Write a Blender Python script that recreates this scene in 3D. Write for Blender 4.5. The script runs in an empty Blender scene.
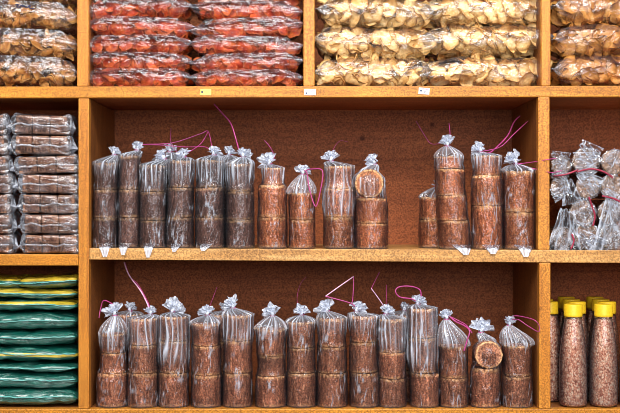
import bpy, bmesh, math, random
from mathutils import Vector, Matrix, noise

C = bpy.context.scene.collection
SC = bpy.context.scene
PI = math.pi
CAMD = 2.75          # camera distance to the shelf front (y = 0)
CAMZ = 1.45
F = 1100.0           # focal length in pixels of a 620 px wide frame
def S(y): return (CAMD + y) / F
def X(px, y=0.0): return (px - 310) * S(y)
def Z(py, y=0.0): return CAMZ - (py - 206.5) * S(y)
def sm(a, b, t):
    t = max(0.0, min(1.0, (t - a) / (b - a))); return t * t * (3 - 2 * t)
def nz(x, y, z): return noise.noise(Vector((x, y, z)))

# ------------------------------------------------------------------ materials
def newmat(name):
    m = bpy.data.materials.new(name); m.use_nodes = True
    nt = m.node_tree; nt.nodes.clear()
    return m, nt
def N(nt, typ, **kw):
    n = nt.nodes.new(typ)
    for k, v in kw.items():
        if k.startswith('i_'):
            key = k[2:]
            key = int(key) if key.isdigit() else key.replace('_', ' ')
            n.inputs[key].default_value = v
        else: setattr(n, k, v)
    return n
def L(nt, a, b): nt.links.new(a, b)
def ramp(nt, fac, stops):
    r = N(nt, 'ShaderNodeValToRGB'); e = r.color_ramp.elements
    while len(e) < len(stops): e.new(0.5)
    for el, (p, c) in zip(e, stops): el.position = p; el.color = (*c, 1)
    L(nt, fac, r.inputs[0]); return r.outputs[0]
def coords(nt, scale=(1, 1, 1), rand=True):
    tc = N(nt, 'ShaderNodeTexCoord'); mp = N(nt, 'ShaderNodeMapping')
    mp.inputs['Scale'].default_value = scale
    L(nt, tc.outputs['Object'], mp.inputs[0])
    if rand:
        oi = N(nt, 'ShaderNodeObjectInfo'); mu = N(nt, 'ShaderNodeMath', operation='MULTIPLY', i_1=37.0)
        L(nt, oi.outputs['Random'], mu.inputs[0]); L(nt, mu.outputs[0], mp.inputs['Location'])
    return mp.outputs[0]
def noisetex(nt, vec, scale, detail=4, rough=0.6, dist=0.0):
    n = N(nt, 'ShaderNodeTexNoise'); n.inputs['Scale'].default_value = scale
    n.inputs['Detail'].default_value = detail; n.inputs['Roughness'].default_value = rough
    n.inputs['Distortion'].default_value = dist
    L(nt, vec, n.inputs['Vector']); return n.outputs['Fac']
def mixc(nt, fac, a, b, mode='MIX'):
    m = N(nt, 'ShaderNodeMix', data_type='RGBA', blend_type=mode)
    if isinstance(fac, float): m.inputs[0].default_value = fac
    else: L(nt, fac, m.inputs[0])
    for k, v in ((6, a), (7, b)):
        if isinstance(v, tuple): m.inputs[k].default_value = (*v, 1)
        else: L(nt, v, m.inputs[k])
    return m.outputs[2]
def bsdf(nt, col, rough=0.6, bump=None, bstr=0.3, bdist=0.002, spec=0.4, rnode=None):
    p = N(nt, 'ShaderNodeBsdfPrincipled'); o = N(nt, 'ShaderNodeOutputMaterial')
    if isinstance(col, tuple): p.inputs['Base Color'].default_value = (*col, 1)
    else: L(nt, col, p.inputs['Base Color'])
    p.inputs['Roughness'].default_value = rough
    p.inputs['Specular IOR Level'].default_value = spec
    if bump is not None:
        b = N(nt, 'ShaderNodeBump'); b.inputs['Strength'].default_value = bstr; b.inputs['Distance'].default_value = bdist
        L(nt, bump, b.inputs['Height']); L(nt, b.outputs[0], p.inputs['Normal'])
    L(nt, p.outputs[0], o.inputs[0]); return p

def wood(name, dark, mid, light, axis='x', rough=0.42, spec=0.4):
    m, nt = newmat(name)
    sc = {'x': (1.5, 30, 30), 'z': (30, 30, 1.5)}[axis]
    v = coords(nt, sc); v2 = coords(nt, (1, 1, 1))
    g = noisetex(nt, v, 2.2, 6, 0.65, 0.6)
    fine = noisetex(nt, v2, 290, 2, 0.8); big = noisetex(nt, v2, 5, 3, 0.6)
    c = ramp(nt, g, [(0.25, dark), (0.5, mid), (0.75, light)])
    f2 = ramp(nt, fine, [(0.40, (0.5, 0.42, 0.36)), (0.5, (1, 1, 1)), (0.60, (1.5, 1.42, 1.34))])
    c = mixc(nt, 0.8, c, f2, 'MULTIPLY')
    b2 = ramp(nt, big, [(0.3, (0.78, 0.74, 0.7)), (0.65, (1.08, 1.05, 1.0))])
    c = mixc(nt, 0.8, c, b2, 'MULTIPLY')
    # knots and dents
    vo = N(nt, 'ShaderNodeTexVoronoi'); vo.inputs['Scale'].default_value = 7
    L(nt, coords(nt, (1, 1, 1) if axis == 'x' else (1, 1, 1)), vo.inputs['Vector'])
    k = ramp(nt, vo.outputs['Distance'], [(0.03, (0.25, 0.15, 0.1)), (0.075, (1, 1, 1))])
    c = mixc(nt, 0.8, c, k, 'MULTIPLY')
    bsdf(nt, c, rough, fine, 0.25, 0.001, spec)
    return m
M = {}
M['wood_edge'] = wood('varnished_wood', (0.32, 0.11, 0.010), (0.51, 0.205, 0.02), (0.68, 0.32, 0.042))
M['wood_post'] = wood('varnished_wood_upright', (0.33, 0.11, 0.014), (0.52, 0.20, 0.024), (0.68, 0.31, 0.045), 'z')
M['wood_pale'] = wood('worn_wood', (0.34, 0.16, 0.045), (0.50, 0.26, 0.08), (0.66, 0.40, 0.16))
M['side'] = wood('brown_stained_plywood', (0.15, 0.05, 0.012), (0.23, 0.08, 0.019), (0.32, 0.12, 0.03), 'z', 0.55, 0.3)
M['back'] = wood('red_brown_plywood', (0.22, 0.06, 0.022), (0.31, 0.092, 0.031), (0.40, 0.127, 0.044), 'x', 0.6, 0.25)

def sugar_mat(name, base, light, rimc):
    m, nt = newmat(name)
    v = coords(nt, (1, 1, 1)); vs = coords(nt, (1, 1, 0.22))
    a = noisetex(nt, vs, 170, 4, 0.7, 0.4); b = noisetex(nt, v, 300, 3, 0.8); d = noisetex(nt, v, 26, 3, 0.6)
    c = ramp(nt, a, [(0.3, tuple(x * 0.5 for x in base)), (0.5, base), (0.68, light)])
    s = ramp(nt, b, [(0.40, (0.34, 0.30, 0.32)), (0.5, (1, 1, 1)), (0.60, (2.0, 1.9, 1.75))])
    c = mixc(nt, 0.85, c, s, 'MULTIPLY')
    t = ramp(nt, d, [(0.35, (0.75, 0.72, 0.7)), (0.62, (1.15, 1.12, 1.08))])
    c = mixc(nt, 0.8, c, t, 'MULTIPLY')
    at = N(nt, 'ShaderNodeAttribute', attribute_name='rim')
    rn = noisetex(nt, v, 150, 3, 0.7)
    rr = N(nt, 'ShaderNodeMath', operation='MULTIPLY'); L(nt, at.outputs['Fac'], rr.inputs[0])
    r2 = N(nt, 'ShaderNodeMapRange', i_1=0.38, i_2=0.6); L(nt, rn, r2.inputs[0]); L(nt, r2.outputs[0], rr.inputs[1])
    c = mixc(nt, rr.outputs[0], c, rimc)
    oi = N(nt, 'ShaderNodeObjectInfo')
    ov = ramp(nt, oi.outputs['Random'], [(0, (0.82, 0.82, 0.84)), (1, (1.15, 1.1, 1.08))])
    c = mixc(nt, 1.0, c, ov, 'MULTIPLY')
    bsdf(nt, c, 0.62, a, 0.6, 0.003, 0.3)
    return m
M['sugar_dark'] = sugar_mat('dark_palm_sugar', (0.14, 0.07, 0.058), (0.27, 0.155, 0.125), (0.6, 0.36, 0.18))
M['sugar_red'] = sugar_mat('red_brown_palm_sugar', (0.42, 0.14, 0.06), (0.64, 0.29, 0.135), (0.94, 0.60, 0.28))
M['sugar_mid'] = sugar_mat('brown_palm_sugar', (0.38, 0.15, 0.085), (0.62, 0.31, 0.19), (0.92, 0.56, 0.27))
M['sugar_grey'] = sugar_mat('grey_brown_palm_sugar', (0.17, 0.095, 0.058), (0.32, 0.205, 0.13), (0.5, 0.34, 0.2))
M['sugar_cake'] = sugar_mat('small_palm_sugar_cake', (0.15, 0.066, 0.045), (0.29, 0.15, 0.105), (0.42, 0.23, 0.14))

def film_mat(name, haze=0.05, gath=0.5, tint=(0.80, 0.86, 1.0), bscale=60, bstr=0.5, rough=0.13, spec=1.5, stretch=(1, 1, 0.4)):
    m, nt = newmat(name)
    v = coords(nt, stretch)
    a = noisetex(nt, v, bscale, 3, 0.6, 0.8); a2 = noisetex(nt, v, bscale * 3.2, 2, 0.6, 0.5)
    ad = N(nt, 'ShaderNodeMath', operation='MULTIPLY_ADD', i_1=0.35); L(nt, a2, ad.inputs[0]); L(nt, a, ad.inputs[2])
    bp = N(nt, 'ShaderNodeBump'); bp.inputs['Strength'].default_value = bstr; bp.inputs['Distance'].default_value = 0.006
    L(nt, ad.outputs[0], bp.inputs['Height'])
    fr = N(nt, 'ShaderNodeFresnel', i_IOR=1.5); L(nt, bp.outputs[0], fr.inputs['Normal'])
    fm = N(nt, 'ShaderNodeMath', operation='MULTIPLY', i_1=spec, use_clamp=True); L(nt, fr.outputs[0], fm.inputs[0])
    at = N(nt, 'ShaderNodeAttribute', attribute_name='gather')
    gm = N(nt, 'ShaderNodeMath', operation='MULTIPLY_ADD', use_clamp=True, i_1=gath, i_2=haze); L(nt, at.outputs['Fac'], gm.inputs[0])
    lw = N(nt, 'ShaderNodeLayerWeight', i_Blend=0.12)
    l2 = N(nt, 'ShaderNodeMath', operation='MULTIPLY_ADD', use_clamp=True, i_1=0.12); L(nt, lw.outputs['Facing'], l2.inputs[0]); L(nt, gm.outputs[0], l2.inputs[2])
    tr = N(nt, 'ShaderNodeBsdfTransparent'); tr.inputs[0].default_value = (0.97, 0.97, 0.98, 1)
    df = N(nt, 'ShaderNodeBsdfDiffuse'); df.inputs[0].default_value = (*tint, 1)
    tl = N(nt, 'ShaderNodeBsdfTranslucent'); tl.inputs[0].default_value = (*tint, 1)
    dm = N(nt, 'ShaderNodeMixShader', i_0=0.3); L(nt, df.outputs[0], dm.inputs[1]); L(nt, tl.outputs[0], dm.inputs[2])
    m1 = N(nt, 'ShaderNodeMixShader'); L(nt, l2.outputs[0], m1.inputs[0]); L(nt, tr.outputs[0], m1.inputs[1]); L(nt, dm.outputs[0], m1.inputs[2])
    gl = N(nt, 'ShaderNodeBsdfGlossy'); gl.inputs['Roughness'].default_value = rough; gl.inputs[0].default_value = (0.95, 0.97, 1, 1); L(nt, bp.outputs[0], gl.inputs['Normal'])
    m2 = N(nt, 'ShaderNodeMixShader'); L(nt, fm.outputs[0], m2.inputs[0]); L(nt, m1.outputs[0], m2.inputs[1]); L(nt, gl.outputs[0], m2.inputs[2])
    o = N(nt, 'ShaderNodeOutputMaterial'); L(nt, m2.outputs[0], o.inputs[0])
    return m
M['film'] = film_mat('clear_bag_plastic', 0.0, 1.35, bscale=60, bstr=0.8, spec=1.3, rough=0.1)
M['chipfilm'] = film_mat('crinkly_chip_bag_plastic', 0.0, 0.24, bscale=34, bstr=1.0, spec=1.25, rough=0.10, stretch=(0.5, 1, 1))
M['wrapfilm'] = film_mat('cling_wrap_plastic', 0.0, 0.75, bscale=45, bstr=0.6, spec=1.6, stretch=(0.4, 1, 1))
M['shell'] = film_mat('clear_bottle_plastic', 0.02, 0.2, bscale=10, bstr=0.02, spec=1.0, rough=0.08)

def simple(name, col, rough=0.5, sc=None, var=0.25, bstr=0.0, spec=0.4):
    m, nt = newmat(name)
    if sc is None: bsdf(nt, col, rough, spec=spec); return m
    f = noisetex(nt, coords(nt), sc, 3, 0.65)
    c = ramp(nt, f, [(0.3, tuple(x * (1 - var) for x in col)), (0.7, tuple(min(1, x * (1 + var)) for x in col))])
    bsdf(nt, c, rough, f if bstr else None, bstr, 0.002, spec); return m
M['string'] = simple('pink_plastic_string', (0.42, 0.05, 0.2), 0.35, 120, 0.3)
M['string_pale'] = simple('pale_pink_plastic_string', (0.75, 0.42, 0.58), 0.35, 60, 0.4)
M['string_red'] = simple('dark_red_plastic_string', (0.3, 0.02, 0.05), 0.4, 60, 0.3)
M['cap'] = simple('yellow_bottle_cap', (0.78, 0.5, 0.02), 0.38, 200, 0.12)
M['paper_white'] = simple('white_label_paper', (0.85, 0.83, 0.86), 0.6)
M['paper_yellow'] = simple('yellow_label_paper', (0.88, 0.68, 0.15), 0.6)
M['ink'] = simple('dark_blue_ink', (0.02, 0.03, 0.09), 0.6)
M['ink_pink'] = simple('pink_ink', (0.8, 0.3, 0.42), 0.6)
M['floor'] = simple('grey_concrete', (0.28, 0.26, 0.24), 0.7, 12, 0.2)
M['wall'] = simple('painted_plaster', (0.5, 0.45, 0.4), 0.8, 8, 0.1)

def chip_mat(name, stops, rimc, fleck):
    m, nt = newmat(name)
    v = coords(nt)
    a = noisetex(nt, v, 45, 4, 0.65, 0.5); b = noisetex(nt, v, 220, 2, 0.6)
    c = ramp(nt, a, stops)
    s = ramp(nt, b, [(0.32, fleck), (0.5, (1, 1, 1)), (0.75, (1.25, 1.2, 1.15))])
    c = mixc(nt, 0.7, c, s, 'MULTIPLY')
    at = N(nt, 'ShaderNodeAttribute', attribute_name='rim')
    c = mixc(nt, at.outputs['Fac'], c, rimc)
    oi = N(nt, 'ShaderNodeObjectInfo')
    ov = ramp(nt, oi.outputs['Random'], [(0, (0.72, 0.68, 0.62)), (0.5, (1, 1, 1)), (1, (1.18, 1.18, 1.2))])
    c = mixc(nt, 1.0, c, ov, 'MULTIPLY')
    bsdf(nt, c, 0.5, a, 0.35, 0.003, 0.35)
    return m
M['chip_cream'] = chip_mat('cream_cassava_chip', [(0.3, (0.66, 0.38, 0.11)), (0.5, (0.90, 0.64, 0.28)), (0.7, (0.96, 0.78, 0.44))], (0.56, 0.25, 0.05), (0.75, 0.6, 0.4))
M['chip_red'] = chip_mat('red_chilli_chip', [(0.32, (0.20, 0.010, 0.003)), (0.5, (0.54, 0.055, 0.010)), (0.68, (0.78, 0.20, 0.045))], (0.66, 0.18, 0.05), (0.5, 0.35, 0.3))
M['chip_tan'] = chip_mat('golden_brown_chip', [(0.3, (0.30, 0.10, 0.018)), (0.5, (0.60, 0.25, 0.05)), (0.7, (0.82, 0.46, 0.14))], (0.75, 0.44, 0.15), (0.55, 0.45, 0.4))
M['chip_brown'] = chip_mat('toasted_brown_chip', [(0.3, (0.42, 0.16, 0.03)), (0.5, (0.68, 0.31, 0.07)), (0.7, (0.84, 0.48, 0.15))], (0.48, 0.20, 0.04), (0.6, 0.5, 0.4))

def pouch_mat(name, green, ystart, yend):
    # printed pouch: yellow printed band between two heights of the pouch's own coordinates
    m, nt = newmat(name)
    v = coords(nt, (0.3, 1, 1.4)); a = noisetex(nt, v, 60, 4, 0.65, 0.8); a2 = noisetex(nt, v, 9, 2, 0.5)
    c = ramp(nt, a, [(0.3, tuple(x * 0.55 for x in green)), (0.55, green), (0.75, tuple(min(1, x * 1.5 + 0.01) for x in green))])
    if yend > ystart:
        tc = N(nt, 'ShaderNodeTexCoord'); sp = N(nt, 'ShaderNodeSeparateXYZ'); L(nt, tc.outputs['Object'], sp.inputs[0])
        wob = N(nt, 'ShaderNodeMath', operation='MULTIPLY_ADD', i_1=0.012); L(nt, a2, wob.inputs[0]); L(nt, sp.outputs['Z'], wob.inputs[2])
        r = N(nt, 'ShaderNodeMapRange', i_1=ystart + 0.006, i_2=ystart + 0.0075); L(nt, wob.outputs[0], r.inputs[0])
        q = N(nt, 'ShaderNodeMapRange', i_1=yend + 0.006, i_2=yend + 0.0075); L(nt, wob.outputs[0], q.inputs[0])
        d = N(nt, 'ShaderNodeMath', operation='SUBTRACT', use_clamp=True); L(nt, r.outputs[0], d.inputs[0]); L(nt, q.outputs[0], d.inputs[1])
        c = mixc(nt, d.outputs[0], c, (0.72, 0.52, 0.04))
    p = bsdf(nt, c, 0.2, a, 1.0, 0.012, 0.8)
    p.inputs['Coat Weight'].default_value = 1.0; p.inputs['Coat Roughness'].default_value = 0.1; p.inputs['Coat IOR'].default_value = 1.7
    return m
M['pouch'] = pouch_mat('green_printed_pouch', (0.006, 0.12, 0.09), 0, 0)
M['pouch_band'] = pouch_mat('green_pouch_with_yellow_band', (0.006, 0.13, 0.095), 0.017, 0.025)
M['pouch_top'] = pouch_mat('green_pouch_yellow_top', (0.008, 0.12, 0.09), 0.020, 0.09)
M['seal'] = simple('teal_pouch_seal', (0.12, 0.4, 0.36), 0.25, 80, 0.4, 0.4, 0.7)

def grain_mat():
    m, nt = newmat('palm_sugar_granules')
    v = coords(nt, (1, 1, 0.75))
    vo = N(nt, 'ShaderNodeTexVoronoi'); vo.inputs['Scale'].default_value = 290; L(nt, v, vo.inputs['Vector'])
    sp = N(nt, 'ShaderNodeSeparateColor'); L(nt, vo.outputs['Color'], sp.inputs[0])
    c = ramp(nt, sp.outputs[0], [(0.0, (0.38, 0.11, 0.06)), (0.3, (0.70, 0.31, 0.19)), (0.65, (0.90, 0.52, 0.35)), (1.0, (0.98, 0.78, 0.6))])
    e = ramp(nt, vo.outputs['Distance'], [(0.25, (1, 1, 1)), (0.85, (0.45, 0.36, 0.33))])
    c = mixc(nt, 0.8, c, e, 'MULTIPLY')
    iv = N(nt, 'ShaderNodeMath', operation='SUBTRACT', i_0=1.0); L(nt, vo.outputs['Distance'], iv.inputs[1])
    bsdf(nt, c, 0.6, iv.outputs[0], 0.7, 0.003, 0.35)
    return m
M['grain'] = grain_mat()

# ------------------------------------------------------------------ helpers
def obj(name, verts, faces, mats, parent=None, smooth=True, attr=None, fmat=None):
    me = bpy.data.meshes.new(name); me.from_pydata([tuple(v) for v in verts], [], faces)
    for m in (mats if isinstance(mats, (list, tuple)) else [mats]): me.materials.append(m)
    if smooth: me.polygons.foreach_set('use_smooth', [True] * len(me.polygons))
    if fmat: me.polygons.foreach_set('material_index', fmat)
    if attr:
        for k, vals in attr.items():
            a = me.attributes.new(k, 'FLOAT', 'POINT'); a.data.foreach_set('value', vals)
    me.update()
    o = bpy.data.objects.new(name, me); C.objects.link(o)
    if parent: o.parent = parent
    return o
def thing(name, label, cat, loc, group=None, rot=(0, 0, 0)):
    o = bpy.data.objects.new(name, None); C.objects.link(o)
    o.empty_display_size = 0.02
    o.location = loc; o.rotation_euler = rot; o['label'] = label; o['category'] = cat
    if group: o['group'] = group
    return o
def local(root, p):
    return (Matrix.Translation(root.location) @ root.rotation_euler.to_matrix().to_4x4()).inverted() @ Vector(p)
def beveled_prism(pts, y0, y1, bev=0.0015):
    """front outline (x,z) extruded from y0 to y1, edges bevelled"""
    bm = bmesh.new()
    a = [bm.verts.new((x, y0, z)) for x, z in pts]; b = [bm.verts.new((x, y1, z)) for x, z in pts]
    bm.faces.new(a); bm.faces.new(b[::-1]); n = len(pts)
    for i in range(n): bm.faces.new((a[i], b[i], b[(i + 1) % n], a[(i + 1) % n]))
    bmesh.ops.recalc_face_normals(bm, faces=bm.faces)
    bmesh.ops.bevel(bm, geom=bm.edges[:], offset=bev, segments=2, affect='EDGES', profile=0.5)
    bm.verts.index_update()
    v = [x.co.copy() for x in bm.verts]; f = [[x.index for x in q.verts] for q in bm.faces]
    bm.free(); return v, f
def prism(name, pts, y0, y1, mat, parent=None, bev=0.0015):
    v, f = beveled_prism(pts, y0, y1, bev); return obj(name, v, f, mat, parent, smooth=False)
def box(name, x0, x1, y0, y1, z0, z1, mat, parent=None, bev=0.0015):
    return prism(name, [(x0, z0), (x1, z0), (x1, z1), (x0, z1)], y0, y1, mat, parent, bev)
def catmull(P, n=7):
    P = [Vector(p) for p in P]
    if len(P) < 3: return P
    out = []
    for i in range(len(P) - 1):
        p0 = P[max(0, i - 1)]; p1 = P[i]; p2 = P[i + 1]; p3 = P[min(len(P) - 1, i + 2)]
        for k in range(n):
            t = k / n
            out.append(0.5 * ((2 * p1) + (p2 - p0) * t + (2 * p0 - 5 * p1 + 4 * p2 - p3) * t * t + (3 * p1 - p0 - 3 * p2 + p3) * t ** 3))
    out.append(P[-1]); return out
def tube(P, r, k=6):
    V, Fc = [], []
    n = len(P)
    for i, p in enumerate(P):
        d = (P[min(n - 1, i + 1)] - P[max(0, i - 1)])
        if d.length < 1e-9: d = Vector((0, 0, 1))
        d.normalize(); u = d.orthogonal() if abs(d.y) > 0.95 else d.cross(Vector((0, 1, 0))); u.normalize(); w = d.cross(u)
        for j in range(k):
            a = 2 * PI * j / k; V.append(p + u * (math.cos(a) * r) + w * (math.sin(a) * r))
    for i in range(n - 1):
        for j in range(k): Fc.append((i * k + j, i * k + (j + 1) % k, (i + 1) * k + (j + 1) % k, (i + 1) * k + j))
    Fc.append(tuple(range(k))[::-1]); Fc.append(tuple((n - 1) * k + j for j in range(k)))
    return V, Fc
class MB:
    def __init__(s): s.v = []; s.f = []; s.g = []
    def add(s, v, f, g=None):
        o = len(s.v); s.v += [Vector(p) for p in v]; s.f += [tuple(i + o for i in q) for q in f]
        s.g += list(g) if g else [0.0] * len(v)

def sugar_block(seed, r, h, taper=0.0, rough=1.0, n=44):
    """rough moulded cylinder standing on z=0 with crumbled rims; returns verts, faces, rim attribute"""
    prof = [(0.0, 0.0, 0), (0.6, 0.0, 0), (0.93, 0.0, .3), (0.985, 0.03, .9), (1.0, 0.075, .45), (1.0, 0.12, 0), (1.0, 0.3, 0), (1.0, 0.5, 0), (1.0, 0.7, 0), (1.0, 0.88, 0), (1.005, 0.925, .5), (0.99, 0.97, 1), (0.93, 1.0, 1), (0.84, 0.99, .1), (0.5, 0.975, 0), (0.0, 0.98, 0)]
    V = []; A = []; Fc = []
    for k, (pr, pz, rim) in enumerate(prof):
        for j in range(n):
            a = 2 * PI * j / n; c, s = math.cos(a), math.sin(a)
            tp = 1 + taper * (pz - 0.5)
            w = 1 + 0.025 * nz(c * 1.5 + seed, s * 1.5, pz * 1.2) * rough + 0.018 * nz(c * 6 + seed, s * 6, pz * 5) * rough
            chipd = 0.0
            if rim > 0.25:
                q = nz(c * 3.2 + seed * 2.1, s * 3.2, 3.0 + (9 if pz > .5 else 1)) + .5 * nz(c * 8 + seed, s * 8, 5.0 + (9 if pz > .5 else 1))
                chipd = max(0, q - 0.1) * 0.24 * rough
            rr = r * pr * tp * w * (1 - chipd)
            zz = h * pz + (h * 0.02 * nz(c * 2 + seed, s * 2, 7 + pz * 3) if 0.02 < pz else 0) * rough
            if pz > 0.8: zz -= chipd * h * 0.35
            V.append((rr * c, rr * s, max(0, zz))); A.append(rim)
    m = len(prof)
    for k in range(m - 1):
        for j in range(n): Fc.append((k * n + j, k * n + (j + 1) % n, (k + 1) * n + (j + 1) % n, (k + 1) * n + j))
    return V, Fc, A

def ruffle(mb, base, tilt, L_, spread, yaw, seed, amp=0.006, g=0.8):
    """one crumpled fan of gathered plastic above a knot"""
    nu, nv = 44, 10
    V = []; G = []
    for i in range(nu + 1):
        u = -1 + 2 * i / nu
        for j in range(nv + 1):
            v = j / nv
            ang = tilt + u * spread
            rad = L_ * v * (0.74 + 0.34 * nz(u * 2.9 + seed, v, 1.1) + 0.10 * nz(u * 9 + seed, v * 2, 4.1))
            wob = amp * v * (math.sin(u * 11 + seed * 3) + 0.7 * math.sin(u * 23 + seed)) + amp * 2.6 * v * nz(u * 4, v * 4, seed)
            x = math.sin(ang) * rad; z = math.cos(ang) * rad + 0.002; y = wob
            xx = x * math.cos(yaw) - y * math.sin(yaw); yy = x * math.sin(yaw) + y * math.cos(yaw)
            V.append((base[0] + xx, base[1] + yy, base[2] + z)); G.append(g * (0.5 + 0.5 * abs(math.sin(u * 11 + seed * 3 + 2 * nz(u * 4, v * 2, seed))) ** 2.5) * (1 - 0.3 * v))
    Fc = []
    for i in range(nu):
        for j in range(nv):
            a = i * (nv + 1) + j; Fc.append((a, a + nv + 1, a + nv + 2, a + 1))
    mb.add(V, Fc, G)

def make_strings(root, strings, knot, y, mb_extra=None):
    """strings: list of (material, [(px,py,dy)...], radius); made as ONE child mesh"""
    V = []; Fc = []; fm = []; mats = [M['string'], M['string_pale'], M['string_red']]
    def add(P, r, mi, k=6):
        v, f = tube(P, r, k); o = len(V); V.extend(v); Fc.extend(tuple(i + o for i in q) for q in f); fm.extend([mi] * len(f))
    # windings of the tie
    for t in (-0.0018, 0.0012):
        P = [Vector((knot[0] + 0.0068 * math.cos(a), knot[1] + 0.0068 * math.sin(a), knot[2] + t + 0.0004 * math.sin(a * 2))) for a in [2 * PI * i / 14 for i in range(15)]]
        add(P, 0.0011, 0, 5)
    for mi, pts, r in strings:
        P = []
        for q in pts:
            yy = y + (q[2] if len(q) > 2 else 0.0)
            P.append(local(root, (X(q[0], yy), yy, Z(q[1], yy))))
        add(catmull(P), r, mi)
    return obj('string', V, Fc, mats, root, True, None, fm)

ZU = lambda x: Z(248.2 + (X0px(x) - 90) * 0.0042)      # top of the middle shelf along x
def X0px(x): return x / S(0) + 310
Z_LOW = Z(409)
SEED = [10]
UP = 'bagged palm sugar on the middle shelf'; LO = 'bagged palm sugar on the bottom shelf'

def sugar_bag(label, cx, y, blocks, mat, knot, pleat, row, lean=0.0, tuft=(0.0, 14, 1.1), strings=(), flaps=(), disc=None, group=None, ears=0.05, rows_extra=0, tie=True):
    """blocks from bottom up: (width_px, height_px, dx_px). knot (px, py). pleat = py where the folds reach down to"""
    SEED[0] += 1; sd = SEED[0] * 1.37; rnd = random.Random(SEED[0])
    s = S(y)
    bx = X(cx, y); bz = (ZU(bx) if row == 'up' else Z_LOW) + 0.0006
    root = thing('palm_sugar_bag', label, 'bag of palm sugar', (bx, y, bz), group)
    root.rotation_euler = (0, 0, 0)
    z = 0.0012; prof = []
    tz = 0
    for i, (w, h, dx) in enumerate(blocks):
        r = w * s / 2; hh = h * s
        v, f, a = sugar_block(sd + i * 3.3, r, hh - 0.0006, rnd.uniform(-0.06, 0.05), 1.0)
        o = obj('sugar_block', v, f, M[mat], root, True, {'rim': a})
        o.location = (dx * s, rnd.uniform(-0.0008, 0.0008), z); o.rotation_euler = (0, rnd.uniform(-.012, .012), rnd.uniform(0, 6))
        for t in range(6): prof.append((z + hh * t / 5.0, r * 1.025, dx * s))
        z += hh
    if disc:                                     # a round cake lying with its face to the front
        dpx, dpy, dr, dth = disc
        rr = dr * s
        v, f, a = sugar_block(sd + 40, rr, dth * s, 0.0, 0.8)
        f = f; o = obj('sugar_block', v, f, M[mat], root, True, {'rim': a}); o['label'] = 'round sugar cake turned with its flat face to the front'
        o.rotation_euler = (PI / 2, 0.5, 0)
        dz = z + rr * 1.0
        o.location = (X(dpx, y) - bx, dth * s * 0.5 - 0.004, dz)
        ddx = X(dpx, y) - bx
        for t in range(8):
            q = t / 7; prof.append((z + 2 * rr * q, max(rr * (1.03 if q < 0.5 else math.sqrt(max(0.0, 1 - (2 * q - 1) ** 2)) * 0.9 + 0.13), 0.01), ddx))
        z += 2 * rr * 0.93
    ztop = z
    kz = Z(knot[1], y) - bz; kx = X(knot[0], y) - bx
    kz = max(kz - 0.002, ztop + 0.010)
    zp = Z(pleat, y) - bz
    def rad_at(zz):
        best = 0; sw = 0; sr = 0; sx = 0
        for (pz, pr, px) in prof:
            w = math.exp(-((pz - zz) / 0.011) ** 2); sw += w; sr += w * pr; sx += w * px
        if sw < 1e-6: return prof[-1][1], prof[-1][2]
        near = [pr for (pz, pr, px) in prof if abs(pz - zz) < 0.004]
        return max([sr / sw] + near), sx / sw
    n = 168; V = []; G = []; Fc = []
    zs = [0.0, 0.0] + [ztop * t / 26 for t in range(1, 27)]
    nc = 16
    nple = rnd.choice([15, 17, 19]); ph = rnd.uniform(0, 6)
    rows = []
    for k, zz in enumerate(zs):
        r, dx = rad_at(max(zz, 0.001)); rows.append((zz, r + 0.0017 if k else 0.0008, dx, 0.0))
    rt, dxt = rows[-1][1], rows[-1][2]
    for t in range(1, nc + 1):
        q = t / nc; zz = ztop + (kz - ztop) * q
        shoulder = math.cos(q * PI / 2) ** 0.85
        rows.append((zz, 0.0048 + (rt - 0.0048) * shoulder, dxt + (kx - dxt) * sm(0, 1, q), q))
    for k, (zz, r, dx, q) in enumerate(rows):
        for j in range(n):
            a = 2 * PI * j / n; c, s_ = math.cos(a), math.sin(a)
            zpl = zp + 0.022 * nz(c * 3 + sd, s_ * 3, 2.0)
            am = sm(zpl - 0.004, zpl + 0.03, zz) if zz < ztop else 1.0
            am = max(am, q)
            pha = nple * a / 2 + ph + 2.6 * nz(c * 2.2, s_ * 2.2, sd + zz * 10)
            ridge = 1 - abs(math.sin(pha)); ridge = ridge ** 1.8
            r2 = 0.5 + 0.5 * math.sin(pha * 1.7 + 1)
            big = max(0.0, nz(c * 4.5 + sd * 2, s_ * 4.5, zz * 5)) * 1.6
            wr = 0.0011 * nz(c * 5 + sd, s_ * 5, zz * 55) + 0.0007 * nz(c * 14, s_ * 14 + sd, zz * 60)
            rr = r
            if k > 0:
                if zz < ztop: rr = r + max(wr, -0.0012) + am * (0.0030 * ridge + 0.0022 * big)
                else: rr = r * (1 + 0.16 * (ridge - 0.35) + 0.14 * big * (1 - q)) + wr * (1 - q)
                ear = abs(c) ** 14
                rr *= 1 + ears * ear * (0.15 + 0.85 * max(am, 0.0))
            G.append((am * (0.05 + 1.1 * ridge * (0.25 + 0.75 * r2)) * (0.5 + 0.5 * sm(0, 0.25, big)) * (0.75 + 0.4 * q) + 0.12 * q) if k > 1 else 0.1)
            cz = nz(c * 2.6 + sd * 3, s_ * 2.6, zz * 26 + sd); cz2 = nz(c * 1.1 + sd, s_ * 1.1 + 9, zz * 14)
            G[-1] = min(1.0, G[-1] + .42 * max(0.0, 1 - 14 * abs(cz)) * sm(.02, .3, cz2))
            V.append((dx + rr * c, rr * s_, zz))
    m = len(rows)
    for k in range(m - 1):
        for j in range(n): Fc.append((k * n + j, k * n + (j + 1) % n, (k + 1) * n + (j + 1) % n, (k + 1) * n + j))
    mb = MB(); mb.add(V, Fc, G)
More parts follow.
